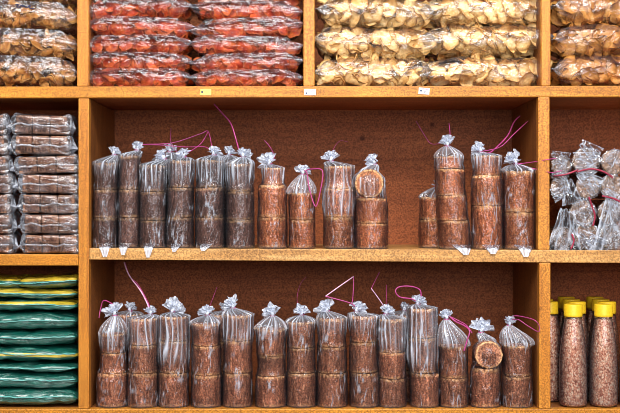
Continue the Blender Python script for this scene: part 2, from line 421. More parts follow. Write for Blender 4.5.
    for (fx, fy, fw) in flaps:                    # loose bottom corner of the bag hanging over the shelf edge
        r0 = prof[0][1]; ex = X(fx, -0.006) - bx; fz = Z(fy, -0.006) - bz; hw = fw * s / 2
        nn = 9; VV = []; GG = []; FF = []
        for i in range(nn + 1):
            u = -1 + 2 * i / nn
            for j in range(7):
                t = j / 6
                wd = hw * (1 - t) + hw * 0.22 * t
                x = ex * 0.6 * (1 - t) + ex * t + u * wd
                if t < 0.5:
                    yy = -math.sqrt(max(0, r0 * r0 - (ex * 0.6 + u * hw) ** 2)) if abs(ex * 0.6 + u * hw) < r0 else -r0 * 0.3
                    yy = yy + (-y - 0.004 - yy) * (t / 0.5); zz = 0.010 * (1 - t / 0.5) + 0.0015
                else:
                    yy = -y - 0.004 - 0.002 * (t - 0.5); zz = 0.0015 + (fz - 0.0015) * ((t - 0.5) / 0.5)
                w = 0.0022 * nz(u * 3 + sd, t * 4, fx) + 0.0018 * math.sin(u * 8 + fx)
                VV.append((x, yy - abs(w) * (1 if t > 0.2 else 0), zz + abs(w) * 0.8 * (t < 0.5))); GG.append(0.25 + 0.5 * abs(math.sin(u * 4 + fx)) * (0.4 + t * 0.6))
        for i in range(nn):
            for j in range(6): q = i * 7 + j; FF.append((q, q + 7, q + 8, q + 1))
        mb.add(VV, FF, GG)
    obj('plastic_wrap', mb.v, mb.f, M['film'], root, True, {'gather': mb.g})
    # ruffled top of the bag above the knot
    mb = MB(); kn = (kx, 0, kz)
    V, Fc, G = [], [], []
    tl, tL, tsp = tuft; Ln = tL * s * .74; tsp *= 1.2; tl *= 1.25
    for k in range(6):
        q = k / 5
        for j in range(40):
            a = 2 * PI * j / 40; r = (0.0048 + 0.34 * Ln * q ** 1.2) * (1 + 0.9 * q * nz(math.cos(a) * 1.5 + sd, math.sin(a) * 1.5, q) + 0.25 * q * math.sin(11 * a + sd))
            V.append((kn[0] + r * math.cos(a) + math.sin(tl) * Ln * 0.5 * q, r * math.sin(a) * 0.7, kn[2] + Ln * 0.34 * q * (1 + 0.9 * nz(math.cos(a) * 2, math.sin(a) * 2 + sd, 3)))); G.append(0.85)
    for k in range(5):
        for j in range(40): Fc.append((k * 40 + j, k * 40 + (j + 1) % 40, (k + 1) * 40 + (j + 1) % 40, (k + 1) * 40 + j))
    mb.add(V, Fc, G)
    ruffle(mb, kn, tl * 1.5, Ln * 1.1, tsp, 0.1, sd, 0.0045, 0.95)
    ruffle(mb, kn, tl + rnd.uniform(-.5, .5), Ln * 0.95, tsp * 0.8, 0.9, sd + 2, 0.0045, 0.9)
    ruffle(mb, kn, tl + rnd.uniform(-.5, .5), Ln, tsp * 0.8, -0.8, sd + 5, 0.0045, 0.9)
    V, Fc, G = [], [], []                          # the lump of the knotted neck
    for k in range(9):
        b = PI * k / 8
        for j in range(14):
            a = 2 * PI * j / 14; rr = .0066 * (1 + .35 * nz(math.cos(a) * 1.6 * math.sin(b) + sd, math.sin(a) * 1.6, math.cos(b) * 1.6))
            V.append((kn[0] + rr * math.sin(b) * math.cos(a), -.003 + rr * math.sin(b) * math.sin(a), kn[2] + .0045 + rr * 1.15 * math.cos(b))); G.append(.55 + .25 * math.sin(a * 3 + b * 4))
    for k in range(8):
        for j in range(14): Fc.append((k * 14 + j, k * 14 + (j + 1) % 14, (k + 1) * 14 + (j + 1) % 14, (k + 1) * 14 + j))
    mb.add(V, Fc, G)
    obj('bag_tuft', mb.v, mb.f, M['film'], root, True, {'gather': mb.g})
    make_strings(root, strings, Vector(kn), y)
    return root

def sheet(mb, base, tilt, L_, spread, seed):
    # loose crumpled corner of a bag: clear plastic, milky only along its creases
    nu, nv = 30, 16; V = []; G = []
    for i in range(nu + 1):
        u = -1 + 2 * i / nu
        for j in range(nv + 1):
            v = j / nv
            w = spread * L_ * (1 - .62 * v)
            a = u * w; b = L_ * v * (1 + .12 * nz(u * 3, seed, 2))
            c1 = nz(u * 1.5 + seed, v * 2.2, 3); c2 = nz(u * 3.2 + seed, v * 4.0, 9)
            y = -.003 - .011 * abs(c1) - .006 * abs(c2) + .004
            V.append((base[0] + a * math.cos(tilt) + b * math.sin(tilt), base[1] + y, base[2] - a * math.sin(tilt) + b * math.cos(tilt)))
            e = .75 * max(0.0, 1 - 7 * abs(c1)) + .5 * max(0.0, 1 - 6 * abs(c2)) ** 2 + (.45 if abs(u) > .93 or v > .95 else 0)
            G.append(min(1, .01 + e * .42))
    Fc = [(i * (nv + 1) + j, (i + 1) * (nv + 1) + j, (i + 1) * (nv + 1) + j + 1, i * (nv + 1) + j + 1) for i in range(nu) for j in range(nv)]
    mb.add(V, Fc, G)

# ------------------------------------------------------------------ the shelving unit and the room
unit = thing('shelving_unit', 'large open wooden shelving unit with varnished orange-brown edges and red-brown back', 'shelf', (0, 0.19, 0))
unit.location = (0, 0, 0)
DEP = 0.36
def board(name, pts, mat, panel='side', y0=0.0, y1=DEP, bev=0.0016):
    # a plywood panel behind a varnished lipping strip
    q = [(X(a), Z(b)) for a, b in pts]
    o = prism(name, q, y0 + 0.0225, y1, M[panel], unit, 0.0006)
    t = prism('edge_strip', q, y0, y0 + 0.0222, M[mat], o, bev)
    return o
LX, RX = -92, 712
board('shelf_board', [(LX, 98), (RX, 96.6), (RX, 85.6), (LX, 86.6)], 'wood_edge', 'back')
board('shelf_board', [(LX, 265.5), (78.2, 265.5), (78.2, 254.4), (LX, 254.4)], 'wood_edge')
board('shelf_board', [(89.2, 259.6), (RX, 263.6), (RX, 250.8), (89.2, 248.2)], 'wood_pale', 'wood_pale')['label'] = 'paler worn middle shelf board, slightly tilted'
board('shelf_board', [(LX, 421), (RX, 421), (RX, 409), (LX, 409)], 'wood_edge')
board('shelf_board', [(LX, -72), (RX, -72), (RX, -84), (LX, -84)], 'wood_edge')
board('divider', [(78.4, 408.8), (89, 408.8), (89, 98.4), (78.4, 98.4)], 'wood_post')
board('divider', [(538.2, 250), (549.6, 250), (549.6, 97.1), (538.2, 97.1)], 'wood_post')
board('divider', [(539.2, 408.8), (550.6, 408.8), (550.6, 262.8), (539.2, 262.8)], 'wood_post')
board('divider', [(77, 86.2), (88.6, 86.2), (88.6, -71.8), (77, -71.8)], 'wood_post')
board('divider', [(303.4, 86), (314.6, 86), (314.6, -71.8), (303.4, -71.8)], 'wood_post')
board('divider', [(541.5, 85.7), (550.6, 85.7), (550.6, -71.8), (541.5, -71.8)], 'wood_post')
zb = 0.06
for nm, a, b in (('side_panel', LX - 12, LX - 0.2), ('side_panel', RX + 0.2, RX + 12)):
    prism(nm, [(X(a), 0.0), (X(b), 0.0), (X(b), Z(-86)), (X(a), Z(-86))], -0.001, DEP, M['wood_post'], unit)
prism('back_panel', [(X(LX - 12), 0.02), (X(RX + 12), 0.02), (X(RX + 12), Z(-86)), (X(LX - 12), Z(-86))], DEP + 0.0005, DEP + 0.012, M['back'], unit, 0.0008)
box('shelf_board', X(LX), X(RX), 0.0, DEP, zb, zb + 0.03, M['wood_edge'], unit)
def price_label(px0, py0, px1, py1, paper, marks, label, rot=0.0):
    w, h = (px1 - px0) * S(0), (py1 - py0) * S(0)
    o = prism('price_label', [(-w / 2, -h / 2), (w / 2, -h / 2), (w / 2, h / 2), (-w / 2, h / 2)], -0.0007, 0.0, M[paper], unit, 0.0002)
    o.location = (X((px0 + px1) / 2), -0.0004, Z((py0 + py1) / 2)); o.rotation_euler = (0, rot, 0); o['label'] = label
    for mat, mk in marks:
        V, Fc = [], []
        for (a, b, c, d) in mk:
            v, f = beveled_prism([(a * w - w / 2, h / 2 - d * h), (c * w - w / 2, h / 2 - d * h), (c * w - w / 2, h / 2 - b * h), (a * w - w / 2, h / 2 - b * h)], -0.0010, -0.0006, 0.0001)
            k = len(V); V += v; Fc += [[i + k for i in q] for q in f]
        obj('print', V, Fc, M[mat], o, False)
price_label(200.4, 89.0, 211.2, 95.2, 'paper_yellow', [('ink', [(.08, .3, .25, .68), (.5, .45, .56, .62)])], 'small yellow price label with a dark mark')
price_label(304.4, 89.0, 315.8, 95.2, 'paper_white', [('ink', [(.1, .55, .26, .85)]), ('ink_pink', [(.1, .12, .42, .22), (.12, .3, .3, .38), (.55, .1, .9, .26), (.5, .36, .8, .44)])], 'small white price label with pink print')
price_label(418.6, 87.9, 429.4, 94.3, 'paper_white', [('ink', [(.12, .36, .3, .6), (.54, .48, .64, .76)]), ('ink_pink', [(.28, .02, .52, .16), (.6, .1, .85, .3), (.1, .82, .36, .92)])], 'tilted white price label with dark marks', 0.07)
fl = box('floor', -6, 6, -6, 0.5, -0.1, 0.0, M['floor']); fl['kind'] = 'structure'
wb = box('wall_back', -6, 6, 0.5, 0.6, 0.0, 3.2, M['wall']); wb['kind'] = 'structure'

# ------------------------------------------------------------------ bags on the middle shelf
P0, P1 = 0, 1
w1 = 0.0011
sugar_bag('leftmost dark brown palm sugar bag on the middle shelf, against the left divider', 105.5, .045, [(23.5, 29, 0), (23, 28, 0), (22.5, 27, .5)], 'sugar_dark', (114, 154), 176, 'up', tuft=(.25, 12, 1.0), flaps=[(105, 257, 17)], group=UP)
sugar_bag('second dark palm sugar bag from the left on the middle shelf, narrow, unpleated', 129, .044, [(20.5, 29.5, 0), (20, 28, 0), (19.5, 34, .5)], 'sugar_dark', (137.5, 149.5), 158, 'up', tuft=(0, 13, .7), flaps=[(123, 255, 14)], group=UP,
          strings=[(0, [(137, 148), (143, 144.6, .03), (172, 143, .06), (200, 134, .07), (208, 131.5, .07), (211.5, 145, .05), (213, 153, .02)], w1)])
sugar_bag('third dark palm sugar bag from the left on the middle shelf, shortest dark one', 153, .045, [(25.5, 27, 0), (25, 28.5, 0), (24, 26, 0)], 'sugar_dark', (164, 158), 190, 'up', tuft=(-.5, 15, .9), flaps=[(148, 257.5, 15)], group=UP)
sugar_bag('fourth dark palm sugar bag from the left, middle shelf, string standing up', 180.5, .046, [(26, 30, -.5), (25, 29.5, 0), (23, 27, 1)], 'sugar_dark', (184, 157), 184, 'up', tuft=(-.5, 13, 1.1), flaps=[(174, 252, 12)], group=UP,
          strings=[(0, [(184, 156), (176, 151, .03), (171, 142.5, .07), (171, 128, .1)], .0007), (0, [(184, 155), (200, 144.5, .04), (208, 132, .07)], w1)])
sugar_bag('fifth dark palm sugar bag from the left on the middle shelf, white folds', 210, .046, [(28, 30, 0), (27.5, 30, 0), (24, 27, .5)], 'sugar_dark', (214, 154), 187, 'up', tuft=(.35, 13, 1.2), flaps=[(203, 251, 14)], group=UP,
          strings=[(0, [(213, 153), (205, 147, .02), (186, 147, .05), (158, 145, .06), (142, 144.5, .05)], w1)])
sugar_bag('last dark palm sugar bag on the middle shelf, beside the first reddish one', 240, .045, [(27, 27.5, 0), (26.5, 28.5, 0), (24, 27, 0)], 'sugar_dark', (243, 156), 188, 'up', tuft=(.3, 14, 1.2), group=UP,
          strings=[(0, [(240, 155), (237, 143, .02), (231, 124, .04), (222, 113, .06), (214, 104, .07)], .0017)])
sugar_bag('first reddish palm sugar bag right of the dark ones, with narrow top block', 272.5, .045, [(28, 30.5, 0), (27, 32, 0), (19, 17, .5)], 'sugar_red', (269.5, 169), 184, 'up', tuft=(-.45, 19, 1.0), group=UP,
          strings=[(0, [(273, 160), (274.5, 156, .02), (270, 147, .05), (264.5, 140.5, .06)], .0009)])
sugar_bag('short reddish palm sugar bag of two blocks on the middle shelf', 302, .044, [(24.5, 28, 0), (24.5, 27, 0)], 'sugar_red', (303, 173), 192, 'up', tuft=(.1, 14, 1.3), group=UP, ears=.08,
          strings=[(0, [(303, 170), (307, 173, -.02), (309, 187, -.035), (315.5, 206.5, -.045), (320.5, 190, -.045), (322.5, 171, -.04), (312, 169, -.02), (304, 171)], .0014)])
sugar_bag('tall reddish palm sugar bag covered in white folds down to its bottom block', 339, .047, [(29.5, 31, 0), (29, 28.5, 0), (25, 22, .5)], 'sugar_red', (331, 160), 216, 'up', tuft=(-.1, 16, 1.1), group=UP, ears=.03,
          strings=[(0, [(331, 157), (334, 148, .04), (340, 141, .08), (348, 142, .1)], .0005)])
sugar_bag('reddish palm sugar bag with a round cake facing front on the middle shelf', 371.5, .047, [(31, 25, 0), (30.5, 25, 0)], 'sugar_red', (374, 163), 199, 'up', tuft=(-.5, 15, 1.1), disc=(368.8, 178, 14.2, 22), group=UP, ears=.10)
sugar_bag('tall leaning reddish palm sugar bag left of the right-hand trio', 454, .045, [(30, 28, 0), (29, 25, -2.2), (28, 26.5, -4), (25, 12, -5)], 'sugar_red', (447.5, 145), 170, 'up', tuft=(-.15, 16, .9), flaps=[(466, 255, 22)], group=UP,
          strings=[(0, [(450, 142), (450, 133, .02), (449, 123, .04)], .0010), (0, [(446, 142), (432, 144, .06), (425, 136, .09), (416, 121, .11)], .0007)])
sugar_bag('reddish palm sugar bag in the middle of the right-hand trio, middle shelf', 487, .046, [(29.5, 43, 0), (29.5, 30, -.4), (25.5, 19.5, 0)], 'sugar_red', (480, 152.5), 172, 'up', tuft=(-.5, 15, 1.0), flaps=[(493, 254, 20)], group=UP, ears=.04,
          strings=[(0, [(481, 151), (489, 153, .0), (499, 145, .02), (508, 135, .05), (514, 122, .07), (520, 116, .08)], .0017), (0, [(481, 151.5), (500, 147, .01), (514, 134, .03), (528, 121, .05)], .0011)])
sugar_bag('rightmost palm sugar bag on the middle shelf, next to the right divider', 519, .046, [(30, 36.5, 0), (29.5, 41, 0)], 'sugar_red', (515.5, 163), 176, 'up', tuft=(-.35, 20, .8), flaps=[(526, 257, 20)], group=UP,
          strings=[(0, [(516, 163), (526, 167, -.015), (540, 170, -.03), (552, 172.6, -.056), (562, 170.5, -.062)], .0011), (0, [(516, 164), (530, 162.5, -.02), (545, 160, -.05), (557, 158, -.06)], .0010)])
sugar_bag('shadowed palm sugar bag standing behind the leaning reddish bag', 434, .125, [(29, 28, 0), (28, 22, .5)], 'sugar_red', (437, 186), 198, 'up', tuft=(.2, 10, .8), group=UP)
sugar_bag('half hidden dark palm sugar bag behind the third and fourth dark bags', 167.5, .125, [(27, 29, 0), (27, 28, 0), (26, 28, 0)], 'sugar_dark', (170, 151), 170, 'up', tuft=(.2, 12, 1), group=UP)
sugar_bag('half hidden dark palm sugar bag behind the fifth and sixth dark bags', 226.5, .125, [(27, 29, 0), (27, 28, 0), (26, 27, 0)], 'sugar_dark', (229, 154), 170, 'up', tuft=(.2, 12, 1), group=UP)

# ------------------------------------------------------------------ bags on the bottom shelf
sugar_bag('leftmost palm sugar bag on the bottom shelf, with a wide bottom block', 112.5, .047, [(30, 33, 0), (25, 20, 1), (24, 19, 1)], 'sugar_mid', (115, 314), 350, 'lo', tuft=(-.3, 19, 1.1), group=LO,
          strings=[(0, [(117, 308), (114, 305, 0), (104, 300.5, .01), (100.5, 309, .01), (99, 318, .0)], .0013)])
sugar_bag('second palm sugar bag from the left, bottom shelf, with long upright string', 143, .046, [(29.5, 33, 0), (28, 28, .3), (26, 26, 0)], 'sugar_mid', (150.5, 316), 348, 'lo', tuft=(.0, 12, .9), group=LO,
          strings=[(0, [(150, 312), (148.5, 304, .0), (143, 293, .02), (137, 283.5, .035), (129.5, 276, .05), (125, 262.5, .06)], .0014), (1, [(150, 312), (146.5, 302, .0), (140, 290, .02), (132, 279.5, .04), (127.5, 272, .05), (124, 262, .06)], .0016)])
sugar_bag('third palm sugar bag from the left, bottom shelf, with big ruffled white top', 173.5, .047, [(29, 33, 0), (27.5, 32, .5), (26.5, 24, 1)], 'sugar_mid', (172.5, 318), 366, 'lo', tuft=(.2, 21, 1.2), group=LO)
sugar_bag('fourth palm sugar bag from the left on the bottom shelf, shorter than its neighbours', 206.5, .047, [(29, 31, 0), (27.5, 29, -.2), (26, 22, -.8)], 'sugar_mid', (207.5, 314), 330, 'lo', tuft=(-.2, 15, 1.1), group=LO,
          strings=[(0, [(208, 309), (211, 303, .02), (217, 287, .05)], .0005)])
sugar_bag('fifth palm sugar bag from the left on the bottom shelf, taller and folded', 237.5, .048, [(28, 33, 0), (26.5, 32, .5), (25.5, 25, 1)], 'sugar_mid', (233, 307), 346, 'lo', tuft=(-.35, 17, 1.0), group=LO)
sugar_bag('sixth palm sugar bag from the left on the bottom shelf, standing with wider gaps', 271, .047, [(29.5, 30, 0), (26, 20, .5), (27.5, 27, 0)], 'sugar_mid', (272.5, 314.5), 338, 'lo', tuft=(-.3, 17, 1.2), group=LO)
sugar_bag('neat three-block palm sugar bag left of the triangular string', 301.5, .047, [(28.5, 33, 0), (26.5, 25, -.3), (26, 25.5, -.5)], 'sugar_mid', (301.5, 314), 332, 'lo', tuft=(.0, 15, 1.2), group=LO,
          strings=[(0, [(301, 310), (297, 300, .02), (300, 285, .05), (306, 277, .07)], .0004)])
sugar_bag('palm sugar bag standing below the triangular loop of string on the bottom shelf', 332, .047, [(29, 33, 0), (28, 26, 0), (26, 28, -.3)], 'sugar_mid', (327, 310), 334, 'lo', tuft=(-.3, 18, 1.2), group=LO)
sugar_bag('palm sugar bag with a pink and white triangular loop of string', 364.8, .047, [(28.5, 33.5, 0), (26.5, 30, -1.5), (26, 26, -.8)], 'sugar_mid', (356.5, 311), 332, 'lo', tuft=(.5, 17, 1.2), group=LO,
          strings=[(0, [(356, 307), (350, 303, -.005), (336, 299, -.005), (325.5, 296.3, -.005)], .0014), (1, [(325.5, 296.3, -.005), (340, 286, 0), (353.5, 276.6, .01)], .0015), (0, [(353.5, 276.6, .01), (353.3, 290, .005), (352.4, 303, 0)], .0012)])
sugar_bag('palm sugar bag with white folded top, just left of the tallest bottom-shelf bag', 392, .046, [(27, 27.5, 0), (26.5, 26, -.3), (24.5, 33, -.6)], 'sugar_mid', (386, 313), 352, 'lo', tuft=(.3, 14, 1.2), group=LO,
          strings=[(1, [(385, 308), (379, 299, 0), (371.3, 288.5, .0)], .0011), (0, [(371.3, 288.5), (375, 281, .02), (379.5, 272, .04)], .0009), (0, [(386, 305), (386.5, 295, .03), (386.5, 285, .05)], .0006)])
sugar_bag('tallest palm sugar bag on the bottom shelf, with long white folds', 424.8, .047, [(28, 33, 0), (26.5, 35, -2), (25.5, 29, -2.5)], 'sugar_mid', (418, 306), 368, 'lo', tuft=(.2, 14, 1.2), group=LO, ears=.08,
          strings=[(0, [(417.5, 303), (412, 299, -.01), (400, 297, -.015), (395.5, 291.5, -.015), (399, 287, -.01), (410, 286.3, -.005), (419.5, 289.5, 0), (421, 297, 0), (418, 302, 0)], .0016)])
sugar_bag('two-block palm sugar bag with pointed film top, just right of the tallest bag', 453.5, .046, [(27.5, 28, 0), (26.5, 32, 0)], 'sugar_mid', (446.5, 318), 346, 'lo', tuft=(-.1, 14, .9), group=LO, ears=.09,
          strings=[(0, [(447, 314), (455, 321, -.01), (464, 325.5, -.025), (469.5, 331, -.04), (467, 341, -.045), (464, 351, -.045)], .0018), (0, [(447, 315), (457, 320, 0), (466, 325, -.015), (472, 333, -.04)], .0014)])
sugar_bag('palm sugar bag with a round cake facing front on the bottom shelf', 485, .046, [(28.5, 38, 0)], 'sugar_mid', (481, 331), 350, 'lo', tuft=(.1, 21, 1.2), disc=(487, 355, 13.6, 24), group=LO, ears=.08)
sugar_bag('rightmost palm sugar bag on the bottom shelf, pink string looping to the divider', 517, .046, [(29, 30, 0), (27.5, 31, -.2)], 'sugar_mid', (509.5, 324), 344, 'lo', tuft=(0, 13, .7), group=LO, ears=.07,
          strings=[(0, [(510, 321), (514, 316, -.01), (524, 317, -.03), (535, 320.5, -.06), (539.5, 327, -.06), (538, 331.5, -.06), (528, 326, -.035), (518, 319.5, -.02), (511, 320)], .0011)])
for i, (px, lab) in enumerate([(128, 'half hidden palm sugar bag behind the first two bottom-shelf bags'), (402.5, 'half hidden palm sugar bag behind the tallest bottom-shelf bag, at its left'), (222.5, 'half hidden palm sugar bag behind the fourth and fifth bottom-shelf bags')]):
    sugar_bag(lab, px, .13, [(27, 31, 0), (26, 28, 0), (25, 26, 0)], 'sugar_mid', (px + 2, 312), 335, 'lo', tuft=(.2, 12, 1), group=LO)

# ------------------------------------------------------------------ chips
def chip_mesh(name, seed, size, curl, kind):
    nr, na = 5, 18
    top = []; rim = []
    rnd = random.Random(seed)
    e = rnd.uniform(0.7, 1.0); b1 = rnd.uniform(-1, 1) * curl; b2 = rnd.uniform(0.5, 1.2) * curl * rnd.choice([-1, 1]); w = rnd.uniform(0, 6)
    for k in range(nr + 1):
        q = k / nr
        for j in range(na):
            a = 2 * PI * j / na
            R = size * (1 + 0.38 * nz(math.cos(a) * 1.3 + seed, math.sin(a) * 1.3, 1.7) + 0.20 * nz(math.cos(a) * 4, math.sin(a) * 4 + seed, 2.7))
            x = R * q * math.cos(a); y = R * q * math.sin(a) * e
            z = b1 * x * x / size + b2 * y * y / size + curl * 0.6 * x * y / size * math.sin(w) + size * 0.30 * curl * q * nz(x / size * 2 + seed, y / size * 2, 0.3) * 1.6
            # fold
            if kind == 'strip': z += curl * size * 0.42 * math.sin(x / size * 3 + w); y *= .62
            top.append(Vector((x, y, z))); rim.append(1.0 * sm(0.7, 1.0, q) * (0.55 + 0.6 * abs(nz(math.cos(a) * 3, math.sin(a) * 3, seed))))
    th = size * 0.045
    V = [p + Vector((0, 0, th)) for p in top] + [p - Vector((0, 0, th)) for p in top]
    Fc = []; n0 = len(top)
    for k in range(nr):
        for j in range(na):
            a, b, c, d = k * na + j, k * na + (j + 1) % na, (k + 1) * na + (j + 1) % na, (k + 1) * na + j
            Fc.append((d, c, b, a)[::-1] if False else (a, d, c, b)[::-1]); Fc.append((n0 + a, n0 + d, n0 + c, n0 + b))
    k = nr * na
    for j in range(na): Fc.append((k + j, k + (j + 1) % na, n0 + k + (j + 1) % na, n0 + k + j)[::-1])
    me = bpy.data.meshes.new(name); me.from_pydata([tuple(v) for v in V], [], Fc)
    me.polygons.foreach_set('use_smooth', [True] * len(me.polygons))
    a = me.attributes.new('rim', 'FLOAT', 'POINT'); a.data.foreach_set('value', rim + rim)
    return me
CH = {}
for kind, size, curl, mat in (('cream', .026, .55, 'chip_cream'), ('red', .0205, .6, 'chip_red'), ('tan', .021, .6, 'chip_tan'), ('brown', .027, .55, 'chip_brown')):
    CH[kind] = []
    for i in range(9):
        me = chip_mesh('chip', i * 7 + len(kind) * 3, size * (0.72 + 0.07 * i * (1 if kind != 'red' else .8)), curl, 'strip' if kind == 'tan' else 'round')
        me.materials.append(M[mat]); CH[kind].append(me)

def pillow(Lx, H, D, seed, n=2.2, p=5.0, q=0.5, fin=0.012, wr=1.0, nu=64, na=56, pleats=1.0, tips=(0, 0)):
    """pillow bag lying on z=0 along x; returns verts, faces, gather, section functions"""
    def hs(u): return max(0.0016, H / 2 * (max(0.0, 1 - abs(u) ** p)) ** q)
    def ds(u): return D / 2 * (1 - 0.16 * abs(u) ** 4)
    V = []; G = []; Fc = []
    us = [-1 - fin / (Lx / 2) * t for t in (1, .5)] + [-1 + 2 * i / nu for i in range(nu + 1)] + [1 + fin / (Lx / 2) * t for t in (.5, 1)]
    def mid(u): return H / 2 + 0.004 * nz(u * 1.3, seed, 5)
    for u in us:
        uc = max(-1, min(1, u)); h, d = hs(uc), ds(uc)
        endp = sm(0.6, 1.0, abs(u))
        for j in range(na):
            a = 2 * PI * j / na; c, s = math.cos(a), math.sin(a)
            y = d * math.copysign(abs(c) ** (2 / n), c); z = h * math.copysign(abs(s) ** (2 / n), s)
            px, py, pz = u * Lx / 2 * 22, y * 26, z * 34
            f1 = nz(px * 0.6 + seed, py, pz); f2 = nz(px * 1.7, py * 1.7 + seed, pz * 1.7)
            cr = abs(nz(px * 0.45 + seed, py * .5, pz * .5 + 3)) * 2; cr2 = abs(nz(px * 1.1, py * 1.1 + seed, pz * 1.1 + 7)) * 2
            dis = wr * (0.0055 * (cr - .4) + 0.0035 * (cr2 - .4) + 0.0015 * f2)
            pl = pleats * endp * h * 0.45 * (abs(math.sin(a * 7 + seed + 2 * f1)) - 0.5)
            dis = (dis + pl) * (1 if h > 0.004 else 0.25)
            nv = Vector((0, c * h, s * d)); nv.normalize()
            x = u * Lx / 2 + 0.003 * nz(c * 2, s * 2, seed + u) * endp
            tp = tips[1 if u > 0 else 0] * sm(0.78, 1.05, abs(u)) * max(0.0, -c) ** 4
            x += math.copysign(tp * .8, u)
            V.append((x, y + nv.y * dis - tp * .7, max(0.0, mid(uc) + z + nv.z * dis)))
            G.append(max(0.0, f2) * 0.25 + endp * 0.35 * abs(math.sin(a * 7 + seed + 2 * f1)) ** 3 + (0.3 if abs(u) > 1 else 0) + (30 * tp * (.3 + .7 * abs(math.sin(a * 9 + seed))) if tp > 0.002 else 0))
    m = len(us)
    for k in range(m - 1):
        for j in range(na): Fc.append((k * na + j, k * na + (j + 1) % na, (k + 1) * na + (j + 1) % na, (k + 1) * na + j))
    Fc.append(tuple(range(na))[::-1]); Fc.append(tuple((m - 1) * na + j for j in range(na)))
    return V, Fc, G, hs, ds, mid

def chip_bag(label, kind, x0, x1, ytop, ybot, group, D=.20, yf=.012, tilt=0.0, count=62, base_z=None, yaw=0.0):
    SEED[0] += 1; sd = SEED[0] * 2.13; rnd = random.Random(SEED[0] * 5)
    yc = yf + D / 2; s = S(yf + 0.045)
    xa, xb = (x0 - 310) * s, (x1 - 310) * s
    zb_ = CAMZ - (ybot - 206.5) * s if base_z is None else base_z
    zt = CAMZ - (ytop - 206.5) * s
    H = zt - zb_; Lx = (xb - xa) - 0.016
    root = thing('chip_bag', label, 'bag of chips', ((xa + xb) / 2, yc, zb_), group, (0, tilt, yaw))
    V, Fc, G, hs, ds, mid = pillow(Lx, H, D, sd, n=3.4 if kind == 'red' else 2.9, fin=.008, tips=(rnd.uniform(.012, .024), rnd.uniform(.012, .024)))
    mb = MB(); mb.add(V, Fc, G)
    if kind in ('tan', 'red'):                    # empty sealed top of the bag folded down along its front
        nu, nv = 70, 7; VV = []; GG = []
        z0, z1 = (.56, .98) if kind == 'tan' else (.72, .98)
        for i in range(nu + 1):
            u = -.99 + 1.98 * i / nu; h, d = hs(u), ds(u); e = sm(.75, 1, abs(u))
            for j in range(nv + 1):
                v = j / nv
                lo = z0 + .10 * nz(u * 2.5, sd, 4) + .05 * nz(u * 8, sd, 1)
                zz = H * ((lo + (z1 - lo) * v) * (1 - e) + e * (.5 + .06 * (v - .5)))
                bow = .0035 * nz(u * 4 + sd, v * 1.5, 2) + .0018 * nz(u * 13, v * 2, sd)
                VV.append((u * Lx / 2, -d * 1.0 - .0015 + (zz - H * lo) * .26 * (1 - e) + bow, zz))
                GG.append(.02 + (.3 if j in (0, nv) else 0) + (.45 if kind == 'tan' else .3) * max(0.0, 1 - 7 * abs(nz(u * 6 + sd, v * 1.2, 8))) ** 2)
        mb.add(VV, [(i * (nv + 1) + j, (i + 1) * (nv + 1) + j, (i + 1) * (nv + 1) + j + 1, i * (nv + 1) + j + 1) for i in range(nu) for j in range(nv)], GG)
        V = VV
    obj('plastic_film', mb.v, mb.f, M['chipfilm'], root, True, {'gather': mb.g})
    size = {'cream': .026, 'red': .0205, 'tan': .021, 'brown': .027}[kind]
    cell = []
    tries = 0
    while len(cell) < count and tries < 4000:
        tries += 1
        u = rnd.uniform(-.93, .93); h = hs(u); d = ds(u)
        if h < H * 0.22: continue
        back = len(cell) > count * 0.9
        ph = math.radians(rnd.uniform(-75, 95)) if not back else math.radians(rnd.uniform(95, 160))
        f = rnd.choice([.70, .64, .58, .42])
        y = -f * d * math.copysign(abs(math.cos(ph)) ** .72, math.cos(ph)); fz = min(.84, f * 1.17); z = fz * h * math.copysign(abs(math.sin(ph)) ** .72, math.sin(ph))
        p = Vector((u * Lx / 2, y, mid(u) + z))
        mn = size * (0.62 if f > .6 else .5)
        if any((p - c).length < mn for c in cell): 
            if tries < 2500: continue
        cell.append(p)
        nv = Vector((0, -math.cos(ph) , math.sin(ph))).normalized() * 1.0 + Vector((rnd.gauss(0, .44), rnd.gauss(0, .15) - .1, rnd.gauss(0, .44)))
        nv.normalize()
        o = bpy.data.objects.new('chip', rnd.choice(CH[kind])); C.objects.link(o); o.parent = root
        k = min(1.0, h / (size * .62)); k = max(.5, k)
        o.location = p; o.scale = (k, k, k)
        qt = nv.to_track_quat('Z', 'Y'); qt = qt @ Matrix.Rotation(rnd.uniform(0, 6.28), 3, 'Z').to_quaternion()
        o.rotation_euler = qt.to_euler()
        # keep the chip inside the film
    return root, V
TB = Z(86.0) + .0008
GA, GB, GC, GD = 'golden strip chip bags', 'red chilli chip bags', 'cream chip bags', 'toasted brown chip bags'
A = [('bottom bag of golden strip chips in the top left compartment', 57, 86, .05), ('golden strip chip bag second from the bottom in the top left compartment', 30, 57, .06), ('bag of golden strip chips with handwriting on its film, top left', 3, 30, .04), ('topmost bag of golden strip chips at the picture edge, top left', -26, 3, .02)]
